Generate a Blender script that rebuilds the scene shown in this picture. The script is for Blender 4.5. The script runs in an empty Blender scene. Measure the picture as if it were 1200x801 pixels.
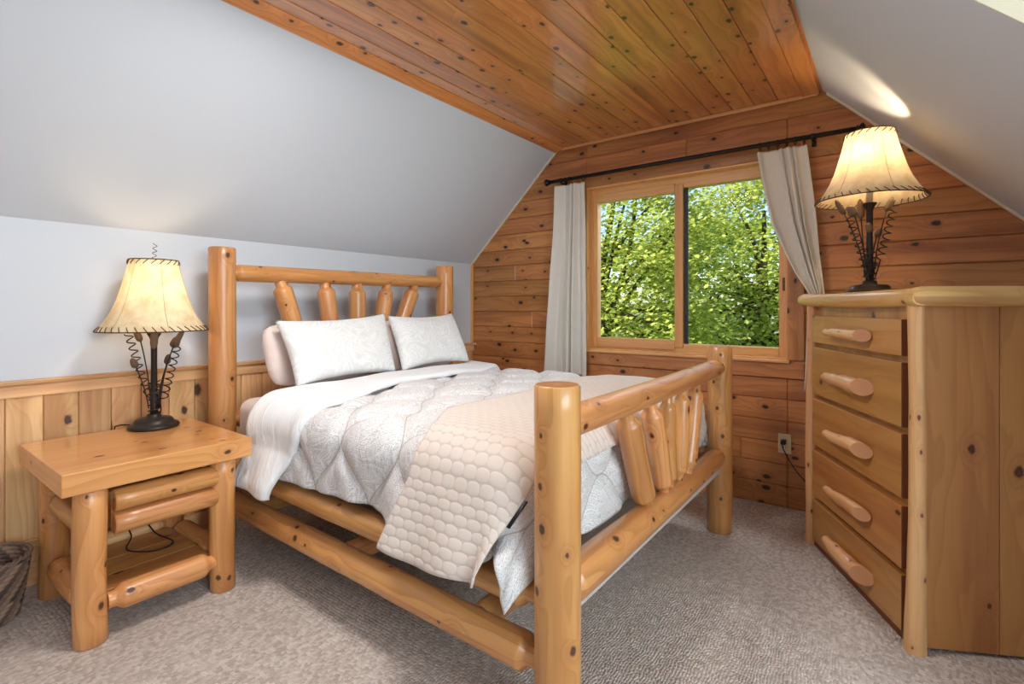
import bpy, bmesh, math, random
from mathutils import Vector, Matrix, noise
random.seed(7)
PI = math.pi
C = bpy.context.scene.collection
SC = bpy.context.scene

# ------------------------------------------------------------------ node helpers
class NT:
    def __init__(s, name):
        s.m = bpy.data.materials.new(name); s.m.use_nodes = True
        s.t = s.m.node_tree; s.t.nodes.clear()
        s.out = s.t.nodes.new('ShaderNodeOutputMaterial')
    def n(s, typ, ins=None, **kw):
        nd = s.t.nodes.new('ShaderNode' + typ)
        for k, v in kw.items(): setattr(nd, k, v)
        for k, v in (ins or {}).items(): s.put(nd.inputs[k], v)
        return nd
    def put(s, sock, v):
        if isinstance(v, bpy.types.NodeSocket): s.t.links.new(v, sock)
        elif v is not None:
            if isinstance(v, (tuple, list)) and sock.type == 'RGBA' and len(v) == 3: v = (*v, 1)
            sock.default_value = v
    def M(s, op, a, b=None, c=None, clamp=False):
        nd = s.t.nodes.new('ShaderNodeMath'); nd.operation = op; nd.use_clamp = clamp
        for i, v in enumerate((a, b, c)):
            if v is not None: s.put(nd.inputs[i], v)
        return nd.outputs[0]
    def mix(s, f, a, b, blend='MIX'):
        nd = s.t.nodes.new('ShaderNodeMix'); nd.data_type = 'RGBA'; nd.blend_type = blend
        s.put(nd.inputs[0], f); s.put(nd.inputs[6], a); s.put(nd.inputs[7], b)
        return nd.outputs[2]
    def ramp(s, v, a, b, lo=0.0, hi=1.0, smooth=True):
        nd = s.t.nodes.new('ShaderNodeMapRange')
        if smooth: nd.interpolation_type = 'SMOOTHSTEP'
        for i, q in enumerate((v, a, b, lo, hi)): s.put(nd.inputs[i], q)
        return nd.outputs[0]
    def gc(s):
        a = s.n('Attribute', attribute_name='gc')
        x = s.n('SeparateXYZ', {0: a.outputs['Vector']})
        return x.outputs[0], x.outputs[1], x.outputs[2]
    def vec(s, x, y, z=0.0):
        return s.n('CombineXYZ', {0: x, 1: y, 2: z}).outputs[0]
    def noise(s, v, scale=1.0, detail=2.0, rough=0.5, dim='3D', dist=0.0):
        nd = s.n('TexNoise', {'Vector': v, 'Scale': scale, 'Detail': detail, 'Roughness': rough, 'Distortion': dist}, noise_dimensions=dim)
        return nd.outputs['Fac']
    def bump(s, h, strength=0.3, dist=0.01):
        return s.n('Bump', {'Height': h, 'Strength': strength, 'Distance': dist}).outputs[0]
    def pbr(s, col, rough=0.5, normal=None, coat=0.0, coat_rough=0.1, spec=0.5, metal=0.0, sheen=0.0, coat_ior=1.5):
        p = s.n('BsdfPrincipled')
        s.put(p.inputs['Base Color'], col); s.put(p.inputs['Roughness'], rough)
        p.inputs['Specular IOR Level'].default_value = spec; p.inputs['Metallic'].default_value = metal
        p.inputs['Coat Weight'].default_value = coat; p.inputs['Coat Roughness'].default_value = coat_rough
        p.inputs['Coat IOR'].default_value = coat_ior
        p.inputs['Sheen Weight'].default_value = sheen
        if normal is not None: s.put(p.inputs['Normal'], normal)
        s.t.links.new(p.outputs[0], s.out.inputs[0]); return p

def lin(r, g, b):
    f = lambda c: (c/255/12.92) if c/255 <= .04045 else ((c/255+.055)/1.055)**2.4
    return (f(r), f(g), f(b))

def wood(name, light, dark, red, knot, gs=28.0, dens=.35, rmax=.16, kx=5.5, ky=7.0, tint=.25, rough=.38, coat=.35, ring=.5, coat_rough=.18, fib=.35, coat_ior=1.5):
    t = NT(name); x, y, z = t.gc()
    X = t.M('ADD', x, t.M('MULTIPLY', z, 37.1)); Y = t.M('ADD', y, t.M('MULTIPLY', z, 11.7))
    n1 = t.noise(t.vec(t.M('MULTIPLY', X, 1.3), t.M('MULTIPLY', Y, 7.0), z), 1.0, 2.0)
    n3 = t.noise(t.vec(t.M('MULTIPLY', X, .7), t.M('MULTIPLY', Y, 10.0), t.M('ADD', z, 5.0)), 1.0, 3.0)
    n2 = t.noise(t.vec(t.M('MULTIPLY', X, 5.0), t.M('MULTIPLY', Y, 230.0), 0.0), 1.0, 3.0, .6, '2D')
    wob = t.noise(t.vec(t.M('MULTIPLY', X, 60.0), t.M('MULTIPLY', Y, 60.0), 0.0), 1.0, 1.0, .5, '2D')
    v = t.n('TexVoronoi', {'Vector': t.vec(t.M('MULTIPLY', X, kx), t.M('MULTIPLY', Y, ky), 0.0), 'Scale': 1.0, 'Randomness': .95}, voronoi_dimensions='2D')
    d = t.M('ADD', v.outputs['Distance'], t.M('MULTIPLY', t.M('SUBTRACT', wob, .5), .05))
    cr = t.n('SeparateColor', {0: v.outputs['Color']}).outputs[0]
    k = t.M('DIVIDE', t.M('SUBTRACT', cr, 1-dens), dens)                      # >0 where a knot sits
    has = t.M('GREATER_THAN', k, 0.0)
    rad = t.M('MULTIPLY', has, t.M('MULTIPLY_ADD', t.M('MAXIMUM', k, 0.0), rmax*.6, rmax*.4))
    kn = t.M('MULTIPLY', has, t.ramp(d, t.M('MULTIPLY', rad, .45), rad, 1.0, 0.0))
    core = t.M('MULTIPLY', has, t.ramp(d, 0.0, t.M('MULTIPLY', rad, .55), 1.0, 0.0))
    q = t.M('DIVIDE', d, t.M('ADD', t.M('MULTIPLY', rad, 1.6), .06))
    halo = t.M('MULTIPLY', has, t.M('EXPONENT', t.M('MULTIPLY', t.M('MULTIPLY', q, q), -1.0)))
    ph = t.M('ADD', t.M('MULTIPLY', Y, gs), t.M('ADD', t.M('MULTIPLY', n1, 5.0), t.M('MULTIPLY', halo, 2.2)))
    r = t.M('POWER', t.M('FRACT', ph), 2.2)
    r = t.M('MULTIPLY', r, t.ramp(t.M('FRACT', ph), .9, 1.0, 1.0, 0.0))
    f = t.M('ADD', t.M('MULTIPLY', r, ring), t.M('MULTIPLY', t.M('SUBTRACT', n2, .35), fib), clamp=True)
    col = t.mix(f, light, dark)
    col = t.mix(t.M('MULTIPLY', t.ramp(n3, .45, .72), .75), col, red)
    col = t.mix(t.M('MULTIPLY', halo, .38), col, red)
    sd = t.M('FRACT', t.M('MULTIPLY', z, 7.77))
    hsv = t.n('HueSaturation', {'Hue': t.M('MULTIPLY_ADD', t.M('FRACT', t.M('MULTIPLY', z, 3.33)), .014, .493), 'Saturation': 1.0,
                                'Value': t.M('MULTIPLY_ADD', sd, tint*2, 1-tint), 'Color': col})
    col = t.mix(kn, hsv.outputs[0], knot)
    col = t.mix(t.M('MULTIPLY', core, .45), col, (knot[0]*2.2, knot[1]*2.0, knot[2]*1.8))
    nb = t.bump(t.M('ADD', t.M('MULTIPLY', n2, .5), t.M('MULTIPLY', kn, -.6)), .12, .004)
    t.pbr(col, rough, nb, coat, coat_rough, coat_ior=coat_ior)
    return t.m

def endgrain(name, a, b):
    t = NT(name); x, y, z = t.gc()
    r = t.M('SQRT', t.M('ADD', t.M('MULTIPLY', x, x), t.M('MULTIPLY', y, y)))
    n = t.noise(t.vec(t.M('MULTIPLY', x, 30.0), t.M('MULTIPLY', y, 30.0), z), 1.0, 2.0)
    ph = t.M('FRACT', t.M('ADD', t.M('MULTIPLY', r, 190.0), t.M('MULTIPLY', n, 3.0)))
    f = t.M('ADD', t.M('MULTIPLY', ph, .35), t.ramp(r, .02, .0, .0, .5), clamp=True)
    t.pbr(t.mix(f, a, b), .6); return t.m

def plain(name, col, rough=.5, **kw):
    t = NT(name); t.pbr(col, rough, **kw); return t.m

def cloth(name, col, col2=None, scale=500.0, bump=.25, sheen=.1, mott=0.0):
    t = NT(name)
    tc = t.n('TexCoord').outputs['Object']
    w = t.noise(tc, scale, 2.0, .6)
    big = t.noise(tc, 9.0, 3.0, .6)
    c = t.mix(t.M('MULTIPLY', t.ramp(big, .35, .7), mott), col, col2 or col)
    t.pbr(c, .85, t.bump(w, bump, .002), spec=.2, sheen=sheen); return t.m

MAT = {}
MAT['wall'] = wood('stained_knotty_wall_boards', lin(202,139,80), lin(154,94,50), lin(142,83,44), lin(44,24,15), gs=20, dens=.52, rmax=.15, tint=.16, rough=.42, coat=.3, coat_rough=.25, kx=4.8, ky=7.8, ring=.6, fib=.5)
MAT['ceil'] = wood('varnished_knotty_ceiling_boards', lin(222,153,83), lin(182,113,55), lin(160,97,48), lin(48,25,15), gs=20, dens=.6, rmax=.15, tint=.15, rough=.34, coat=1.0, coat_rough=.16, kx=5.5, ky=8.5, coat_ior=1.8, ring=.65, fib=.5)
MAT['wains'] = wood('knotty_pine_wainscot', lin(236,190,138), lin(206,150,96), lin(188,126,80), lin(74,44,34), gs=24, dens=.26, rmax=.24, tint=.17, ring=.6, fib=.5, rough=.45, coat=.2, kx=4.0, ky=6.5)
MAT['log'] = wood('peeled_cedar_log', lin(220,159,97), lin(186,124,68), lin(174,108,57), lin(72,40,24), gs=20, dens=.62, rmax=.13, tint=.12, rough=.4, coat=.5, coat_rough=.24, kx=6.5, ky=8.5, ring=.8, fib=.6)
MAT['logend'] = endgrain('log_end_grain', lin(150,98,56), lin(196,140,88))
MAT['handend'] = endgrain('sawn_branch_end', lin(206,150,108), lin(170,106,70))
MAT['tenon'] = wood('pale_tenon_wood', lin(236,178,116), lin(214,146,84), lin(206,132,72), lin(110,62,34), gs=30, dens=.1, tint=.06)
MAT['stand'] = wood('pine_nightstand_wood', lin(226,164,98), lin(200,132,70), lin(198,126,68), lin(80,42,24), gs=30, dens=.26, rmax=.13, tint=.05, rough=.3, coat=.7, coat_rough=.12, kx=5.0, ky=9.0, ring=.7, fib=.5)
MAT['dres'] = wood('honey_pine_dresser_wood', lin(196,142,78), lin(166,110,54), lin(156,98,50), lin(76,40,22), gs=14, dens=.3, rmax=.12, tint=.06, rough=.42, coat=.35, coat_rough=.2, kx=4.0, ky=6.0, ring=.5, fib=.4)
MAT['dresedge'] = plain('drawer_edge_wood', lin(116,66,34), .6)
MAT['branch'] = wood('peeled_branch_wood', lin(232,180,128), lin(202,140,92), lin(196,128,80), lin(108,62,40), gs=40, dens=.3, rmax=.14, tint=.1, rough=.42, coat=.35, kx=9.0, ky=14.0, ring=.4)
MAT['edgelog'] = wood('barky_edge_log', lin(228,190,120), lin(196,146,82), lin(182,120,72), lin(112,68,36), gs=22, dens=.4, rmax=.2, tint=.06, rough=.42, coat=.35, kx=8.0, ky=10.0)
MAT['frame'] = wood('window_frame_pine', lin(232,178,116), lin(208,144,84), lin(206,138,80), lin(70,36,20), gs=30, dens=.08, rmax=.1, tint=.06, rough=.4, coat=.4)
MAT['white'] = None
def plaster():
    t = NT('white_plaster'); tc = t.n('TexCoord').outputs['Object']
    t.pbr(lin(207,213,223), .7, t.bump(t.noise(tc, 140.0, 3.0), .05, .002), spec=.3); return t.m
MAT['white'] = plaster()
def cream():
    t = NT('cream_plaster'); tc = t.n('TexCoord').outputs['Object']
    t.pbr(lin(232,224,200), .7, t.bump(t.noise(tc, 140.0, 3.0), .05, .002), spec=.3); return t.m
MAT['cream'] = cream()
def carpet():
    t = NT('berber_loop_carpet'); tc = t.n('TexCoord').outputs['Object']
    s = t.n('SeparateXYZ', {0: tc})
    wx = t.M('ADD', s.outputs[0], t.M('MULTIPLY', t.M('SUBTRACT', t.noise(tc, 9.0, 2.0), .5), .03))
    wy = t.M('ADD', s.outputs[1], t.M('MULTIPLY', t.M('SUBTRACT', t.noise(tc, 7.0, 2.0), .5), .03))
    v = t.n('TexVoronoi', {'Vector': t.vec(t.M('MULTIPLY', wx, 100.0), t.M('MULTIPLY', wy, 72.0)), 'Scale': 1.0, 'Randomness': .5}, voronoi_dimensions='2D')
    h = t.M('SUBTRACT', 1.0, v.outputs['Distance'])
    fl = t.noise(tc, 380.0, 3.0, .7)
    cr = t.n('SeparateColor', {0: v.outputs['Color']}).outputs[0]
    big = t.noise(tc, 2.2, 3.0)
    c = t.mix(t.M('ADD', t.M('MULTIPLY', cr, .6), t.M('MULTIPLY', fl, .4)), lin(176,153,140), lin(253,240,230))
    c = t.mix(t.M('MULTIPLY', t.ramp(big, .35, .7), .22), c, lin(190,170,160))
    t.pbr(c, .95, t.bump(t.M('ADD', h, t.M('MULTIPLY', fl, .35)), .85, .014), spec=.1, sheen=.15); return t.m
MAT['carpet'] = carpet()

def comforter_mat():
    t = NT('printed_comforter_cotton'); x, y, z = t.gc()
    v = t.vec(x, y, 0.0)
    n = t.n('TexNoise', {'Vector': v, 'Scale': 5.0, 'Detail': 2.0, 'Distortion': 1.2}, noise_dimensions='2D')
    ph = t.M('FRACT', t.M('MULTIPLY', n.outputs['Fac'], 26.0))
    band = t.ramp(t.M('ABSOLUTE', t.M('SUBTRACT', ph, .5)), .12, .3)
    dots = t.n('TexVoronoi', {'Vector': v, 'Scale': 170.0, 'Randomness': .5}, voronoi_dimensions='2D')
    dt = t.ramp(dots.outputs['Distance'], .22, .46, 1.0, 0.0)
    f = t.M('MULTIPLY', t.M('MULTIPLY', band, dt), .72)
    f = t.M('ADD', f, t.M('MULTIPLY', band, .10), clamp=True)
    # ogee quilting thread
    p, q = .32, .46
    cosv = t.M('COSINE', t.M('MULTIPLY', y, 2*PI/q))
    un = t.M('DIVIDE', x, p/2)
    best = None
    r0 = t.M('FLOOR', un)
    for k in (0.0, 1.0, -1.0, 2.0):
        nn = t.M('ADD', r0, k)
        sg = t.M('SUBTRACT', 1.0, t.M('MULTIPLY', t.M('FLOORED_MODULO', nn, 2.0), 2.0))
        dd = t.M('ABSOLUTE', t.M('SUBTRACT', x, t.M('MULTIPLY_ADD', t.M('MULTIPLY', sg, cosv), p/4, t.M('MULTIPLY', nn, p/2))))
        best = dd if best is None else t.M('MINIMUM', best, dd)
    st = t.ramp(best, .0015, .005, .7, 0.0)
    c = t.mix(f, lin(238,236,237), lin(174,165,160))
    c = t.mix(st, c, lin(168,156,146))
    fine = t.noise(v, 700.0, 2.0, .6, '2D')
    wr = t.noise(t.vec(t.M('MULTIPLY', x, 26.0), t.M('MULTIPLY', y, 9.0), 0.0), 1.0, 3.0, .55, '2D', .6)
    t.pbr(c, .85, t.bump(t.M('ADD', t.M('MULTIPLY', fine, .1), t.M('MULTIPLY', wr, .9)), .8, .016), spec=.2, sheen=.1); return t.m
MAT['comf'] = comforter_mat()
def lining():
    t = NT('white_comforter_lining'); x, y, z = t.gc()
    wr = t.noise(t.vec(t.M('MULTIPLY', x, 22.0), t.M('MULTIPLY', y, 5.0), 0.0), 1.0, 3.0, .55, '2D', .8)
    t.pbr(lin(243,242,243), .85, t.bump(wr, .5, .014), spec=.2, sheen=.1); return t.m
MAT['lining'] = lining()
def sham():
    t = NT('white_jacquard_cotton'); x, y, z = t.gc()
    v = t.vec(t.M('ADD', x, t.M('MULTIPLY', z, 9.0)), y, 0.0)
    n = t.n('TexNoise', {'Vector': v, 'Scale': 4.0, 'Detail': 2.0, 'Distortion': 2.0}, noise_dimensions='2D').outputs['Fac']
    ph = t.M('FRACT', t.M('MULTIPLY', n, 9.0))
    ln = t.ramp(t.M('ABSOLUTE', t.M('SUBTRACT', ph, .5)), .18, .3)
    c = t.mix(t.M('MULTIPLY', ln, .45), lin(234,234,234), lin(212,209,206))
    wr = t.noise(v, 6.0, 4.0, .55, '2D', .8)
    t.pbr(c, .8, t.bump(wr, .5, .02), spec=.2, sheen=.1); return t.m
MAT['sham'] = sham()
def throw_mat():
    t = NT('beige_quilted_throw'); x, y, z = t.gc()
    v = t.M('DIVIDE', y, .029); row = t.M('FLOOR', v)
    u = t.M('ADD', t.M('DIVIDE', x, .050), t.M('MULTIPLY', t.M('FLOORED_MODULO', row, 2.0), .5))
    wob = t.M('MULTIPLY', t.M('SUBTRACT', t.noise(t.vec(x, y, 0.0), 30.0, 1.0, .5, '2D'), .5), .25)
    du = t.M('MULTIPLY', t.M('SUBTRACT', t.M('FRACT', u), .5), 2.0); dv = t.M('MULTIPLY', t.M('SUBTRACT', t.M('FRACT', t.M('ADD', v, 0.0)), .5), 2.0)
    e = t.M('ADD', t.M('POWER', t.M('ABSOLUTE', du), 2.6), t.M('POWER', t.M('ABSOLUTE', dv), 2.6))
    h = t.M('POWER', t.M('MAXIMUM', t.M('SUBTRACT', 1.0, t.M('ADD', e, wob)), 0.0), .45)
    c = t.mix(t.ramp(h, 0.0, .3), lin(206,191,181), lin(221,207,197))
    fine = t.noise(t.vec(x, y, 0.0), 800.0, 2.0, .6, '2D')
    t.pbr(c, .9, t.bump(t.M('ADD', h, t.M('MULTIPLY', fine, .08)), .33, .007), spec=.15, sheen=.15); return t.m
MAT['throw'] = throw_mat()
MAT['pink'] = cloth('pale_pink_sheet_cotton', lin(232,214,208), lin(226,205,199), mott=.4)
MAT['spring'] = cloth('grey_box_spring_ticking', lin(190,184,178))
MAT['curt'] = cloth('oatmeal_curtain_linen', lin(224,220,212), lin(214,208,198), 420.0, .3, .1, .3)
MAT['iron'] = plain('dark_bronze_iron', lin(46,38,36), .42, metal=.35)
MAT['rod'] = plain('black_iron_rod', lin(36,30,30), .4, metal=.4)
MAT['cattail'] = plain('brown_cattail_head', lin(104,84,68), .75)
MAT['lace'] = plain('brown_leather_lacing', lin(70,48,34), .7)
MAT['seam'] = plain('tan_seam_tape', lin(196,172,130), .7)
MAT['ivory'] = plain('ivory_plastic', lin(226,210,176), .35)
MAT['dark'] = plain('black_rubber', lin(18,17,17), .5)
MAT['gasket'] = plain('dark_green_gasket', lin(40,52,50), .5)
MAT['tagw'] = plain('white_label', lin(235,232,228), .8)
MAT['bark'] = cloth('grey_brown_bark', lin(92,80,68), lin(60,52,46), 40.0, .8, 0, 1.0)
MAT['lawn'] = cloth('lawn_grass', lin(92,130,50), lin(70,104,40), 60.0, .8, 0, 1.0)
def shade_mat():
    t = NT('parchment_shade'); tc = t.n('TexCoord').outputs['Object']
    n = t.noise(tc, 14.0, 4.0, .6)
    c = t.mix(t.ramp(n, .35, .7), lin(242,226,192), lin(222,198,158))
    d = t.n('BsdfDiffuse', {'Color': c}); tr = t.n('BsdfTranslucent', {'Color': c})
    mx = t.n('MixShader', {0: .26, 1: d.outputs[0], 2: tr.outputs[0]})
    t.t.links.new(mx.outputs[0], t.out.inputs[0]); return t.m
MAT['shade'] = shade_mat()
def bulb_mat():
    t = NT('lit_bulb_glass'); e = t.n('Emission', {'Color': (1, .78, .5, 1), 'Strength': 4.0})
    t.t.links.new(e.outputs[0], t.out.inputs[0]); return t.m
MAT['bulb'] = bulb_mat()
def glass_mat():
    t = NT('window_glass'); a = t.n('BsdfTransparent', {'Color': (.96, .98, .96, 1)}); g = t.n('BsdfGlossy', {'Roughness': 0.0})
    lw = t.n('LayerWeight', {'Blend': .06})
    mx = t.n('MixShader', {0: lw.outputs['Fresnel'], 1: a.outputs[0], 2: g.outputs[0]})
    t.t.links.new(mx.outputs[0], t.out.inputs[0]); return t.m
MAT['glass'] = glass_mat()
def leaf_mat():
    t = NT('maple_leaf'); x, y, z = t.gc()
    c = t.mix(z, lin(110,136,52), lin(216,220,116))
    d = t.n('BsdfDiffuse', {'Color': c}); tr = t.n('BsdfTranslucent', {'Color': t.mix(.5, c, lin(224,230,120))})
    mx = t.n('MixShader', {0: .42, 1: d.outputs[0], 2: tr.outputs[0]})
    t.t.links.new(mx.outputs[0], t.out.inputs[0]); return t.m
MAT['leaf'] = leaf_mat()
def wicker_mat():
    t = NT('brown_wicker'); x, y, z = t.gc()
    c = t.mix(z, lin(72,54,46), lin(168,138,118)); t.pbr(c, .7); return t.m
MAT['wicker'] = wicker_mat()

# ------------------------------------------------------------------ mesh builder
class MB:
    """Collects primitives into one mesh; every face corner keeps its grain coordinate (along, across, seed)."""
    def __init__(s): s.v = []; s.f = []; s.g = []; s.mi = []; s.sm = []
    def add(s, verts, faces, gcs, mi=0, smooth=True):
        b = len(s.v); s.v += [tuple(v) for v in verts]
        for i, f in enumerate(faces):
            s.f.append(tuple(b+k for k in f)); s.g.append(gcs[i])
            s.mi.append(mi[i] if isinstance(mi, list) else mi); s.sm.append(smooth)
    def box(s, lo, hi, axis=0, bev=.004, M=None, seed=None, mi=0, seg=2, end=None):
        seed = random.random() if seed is None else seed
        bm = bmesh.new(); bmesh.ops.create_cube(bm, size=1.0)
        for v in bm.verts: v.co = Vector([lo[i]+(v.co[i]+.5)*(hi[i]-lo[i]) for i in range(3)])
        if bev > 0: bmesh.ops.bevel(bm, geom=bm.edges[:], offset=min(bev, .45*min(hi[i]-lo[i] for i in range(3))), segments=seg, profile=.5, affect='EDGES')
        bm.normal_update(); bm.verts.index_update()
        b, c = [i for i in range(3) if i != axis]
        vs = [(M @ v.co if M else v.co.copy()) for v in bm.verts]; fs, gs, ms = [], [], []
        mid = [(lo[i]+hi[i])/2 for i in range(3)]
        for f in bm.faces:
            fs.append([v.index for v in f.verts])
            e = abs(f.normal[axis]) > .9
            if e: gs.append([(v.co[b]-mid[b]+.1, v.co[c]-mid[c]+.1, seed) for v in f.verts])
            else: gs.append([(v.co[axis], (v.co[b]-mid[b])+(v.co[c]-mid[c]), seed) for v in f.verts])
            ms.append(end if (e and end is not None) else mi)
        bm.free(); s.add(vs, fs, gs, ms, False)
    def prism(s, poly, d0, d1, fn, axis=0, bev=0.0, seed=None, mi=0):
        """poly: 2-D outline; fn(a,b,d)->point; front face at d0 shrunk by bev."""
        seed = random.random() if seed is None else seed
        n = len(poly); cx = sum(p[0] for p in poly)/n; cy = sum(p[1] for p in poly)/n
        def ins(e):
            if e <= 0: return list(poly)
            out = []; ar = sum(poly[i][0]*poly[(i+1) % n][1]-poly[(i+1) % n][0]*poly[i][1] for i in range(n)); sg = 1 if ar > 0 else -1
            for i in range(n):
                p0, p1, p2 = Vector(poly[i-1]), Vector(poly[i]), Vector(poly[(i+1) % n])
                a = (p1-p0).normalized(); b = (p2-p1).normalized()
                na = Vector((-a.y, a.x))*sg; nb = Vector((-b.y, b.x))*sg
                k = na+nb; k = k/max(.3, k.length_squared)*2
                out.append(tuple(p1+k*e))
            return out
        rings = [(ins(bev), d0), (list(poly), d0+(bev if d1 > d0 else -bev)), (list(poly), d1)]
        if bev <= 0: rings = rings[1:]; rings[0] = (list(poly), d0)
        vs, src = [], []
        for R, d in rings:
            for p in R: vs.append(fn(p[0], p[1], d)); src.append((p[axis], p[1-axis]-(cy if axis == 0 else cx)+d, seed))
        fs = [list(range(n))[::-1], [len(vs)-n+i for i in range(n)]]
        for k in range(len(rings)-1):
            for i in range(n):
                j = (i+1) % n; fs.append([k*n+i, k*n+j, (k+1)*n+j, (k+1)*n+i])
        s.add(vs, fs, [[src[i] for i in f] for f in fs], mi, False)
    def log(s, p0, p1, prof, n=28, wob=.0, bend=0.0, seed=None, mi=0, end=1, segl=.06, flat=1.0, roll=0.0):
        """prof: list of (t in 0..1, radius); a round log from p0 to p1 with end caps."""
        seed = random.random() if seed is None else seed
        p0, p1 = Vector(p0), Vector(p1); ax = p1-p0; L = ax.length; ax.normalize()
        up = Vector((0, 0, 1)) if abs(ax.z) < .9 else Vector((0, 1, 0))
        a = ax.cross(up).normalized(); b = ax.cross(a).normalized()
        if roll: a, b = a*math.cos(roll)+b*math.sin(roll), b*math.cos(roll)-a*math.sin(roll)
        ts = []
        for (t0, r0), (t1, r1) in zip(prof[:-1], prof[1:]):
            m = max(1, int((t1-t0)*L/segl)) if (t1-t0)*L > segl*.8 else 1
            for i in range(m): ts.append((t0+(t1-t0)*i/m, r0+(r1-r0)*i/m))
        ts.append(prof[-1]); rm = max(r for _, r in prof)
        vs = []; ph = random.random()*6.28
        for t, r in ts:
            c = p0+ax*(L*t)+(a*math.cos(ph)+b*math.sin(ph))*bend*math.sin(PI*t)
            for i in range(n):
                th = 2*PI*i/n; rr = r
                if wob: rr *= 1+wob*noise.noise(Vector((math.cos(th)*1.2+seed*50, math.sin(th)*1.2, t*L*5)))
                vs.append(c+a*(rr*math.cos(th))+b*(rr*math.sin(th)*flat))
        fs, gs, ms = [], [], []
        for k in range(len(ts)-1):
            for i in range(n):
                j = (i+1) % n; fs.append([k*n+i, k*n+j, (k+1)*n+j, (k+1)*n+i])
                y0, y1 = rm*2*PI*i/n, rm*2*PI*(i+1)/n; x0, x1 = ts[k][0]*L, ts[k+1][0]*L
                gs.append([(x0, y0, seed), (x0, y1, seed), (x1, y1, seed), (x1, y0, seed)]); ms.append(mi)
        s.add(vs, fs, gs, ms, True)
        for k, fl in ((0, True), (len(ts)-1, False)):
            base = [vs[k*n+i] for i in range(n)]; r = ts[k][1]
            f = list(range(n)); f = f if fl else f[::-1]
            s.add(base, [f[::-1] if False else f], [[(r*math.cos(2*PI*i/n), r*math.sin(2*PI*i/n), seed) for i in f]], end, False)
    def lathe(s, prof, n=48, cen=(0, 0, 0), mi=0, seed=.5, closed=False):
        vs = [];
        for r, z in prof:
            for i in range(n):
                th = 2*PI*i/n; vs.append((cen[0]+r*math.cos(th), cen[1]+r*math.sin(th), cen[2]+z))
        fs, gs = [], []
        for k in range(len(prof)-1):
            for i in range(n):
                j = (i+1) % n; fs.append([k*n+i, k*n+j, (k+1)*n+j, (k+1)*n+i]); gs.append([(prof[k][1], i*.01, seed)]*4)
        s.add(vs, fs, gs, mi, True)
    def tube(s, pts, rad, n=8, mi=0, seed=.5, cap=True):
        pts = [Vector(p) for p in pts]; N = len(pts)
        rf = rad if callable(rad) else (lambda t: rad)
        tan = [(pts[min(i+1, N-1)]-pts[max(i-1, 0)]).normalized() for i in range(N)]
        up = Vector((0, 0, 1)) if abs(tan[0].z) < .9 else Vector((1, 0, 0))
        a = tan[0].cross(up).normalized(); vs = []; d = 0.0; ds = []
        for i in range(N):
            a = (a-tan[i]*a.dot(tan[i])); a = a.normalized() if a.length > 1e-6 else tan[i].orthogonal().normalized()
            b = tan[i].cross(a); r = rf(i/(N-1))
            if i: d += (pts[i]-pts[i-1]).length
            ds.append(d)
            for k in range(n): th = 2*PI*k/n; vs.append(pts[i]+a*(r*math.cos(th))+b*(r*math.sin(th)))
        fs, gs = [], []
        for i in range(N-1):
            for k in range(n):
                j = (k+1) % n; fs.append([i*n+k, i*n+j, (i+1)*n+j, (i+1)*n+k])
                y0, y1 = k*.01, (k+1)*.01; gs.append([(ds[i], y0, seed), (ds[i], y1, seed), (ds[i+1], y1, seed), (ds[i+1], y0, seed)])
        if cap: fs += [list(range(n))[::-1], [(N-1)*n+k for k in range(n)]]; gs += [[(0, 0, seed)]*n]*2
        s.add(vs, fs, gs, mi, True)
    def grid(s, pts, gcf, mi=0):
        """pts: rows of points; gcf(i,j) -> grain coordinate."""
        R, Cc = len(pts), len(pts[0]); vs = [p for r in pts for p in r]; fs, gs = [], []
        for i in range(R-1):
            for j in range(Cc-1):
                fs.append([i*Cc+j, i*Cc+j+1, (i+1)*Cc+j+1, (i+1)*Cc+j]); gs.append([gcf(i, j), gcf(i, j+1), gcf(i+1, j+1), gcf(i+1, j)])
        s.add(vs, fs, gs, mi, True)
    def build(s, name, mats, parent=None, weld=False):
        me = bpy.data.meshes.new(name); me.from_pydata(s.v, [], s.f)
        mats = mats if isinstance(mats, (list, tuple)) else [mats]
        for m in mats: me.materials.append(m)
        me.polygons.foreach_set('material_index', [min(k, len(mats)-1) for k in s.mi]); me.polygons.foreach_set('use_smooth', s.sm)
        at = me.attributes.new('gc', 'FLOAT_VECTOR', 'CORNER')
        at.data.foreach_set('vector', [c for f in s.g for g in f for c in g])
        bm = bmesh.new(); bm.from_mesh(me); bmesh.ops.recalc_face_normals(bm, faces=bm.faces[:]); bm.to_mesh(me); bm.free()
        me.update(); o = bpy.data.objects.new(name, me); C.objects.link(o)
        if parent: o.parent = parent
        return o

def tag(o, label=None, cat=None, group=None, kind=None):
    if label: o['label'] = label
    if cat: o['category'] = cat
    if group: o['group'] = group
    if kind: o['kind'] = kind
    return o
def thing(name, label, cat, loc=(0, 0, 0), rz=0.0, group=None):
    o = bpy.data.objects.new(name, None); o.empty_display_size = .1; C.objects.link(o)
    o.location = loc; o.rotation_euler = (0, 0, rz); return tag(o, label, cat, group)
def struct(mb, name, mats, parent=None):
    o = mb.build(name, mats, parent)
    if parent is None: o['kind'] = 'structure'
    return o
def copy_tree(o, parent=None, skip=()):
    c = o.copy(); C.objects.link(c)
    if parent: c.parent = parent
    for ch in list(o.children):
        if ch.name.split('.')[0] not in skip: copy_tree(ch, c, skip)
    return c
def sstep(a, b, x):
    t = min(1, max(0, (x-a)/(b-a))); return t*t*(3-2*t)
def lerp_tab(tab, x):
    if x <= tab[0][0]: return tab[0][1]
    for (a, b), (c, d) in zip(tab[:-1], tab[1:]):
        if x <= c: return b+(d-b)*(x-a)/(c-a)
    return tab[-1][1]
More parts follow.
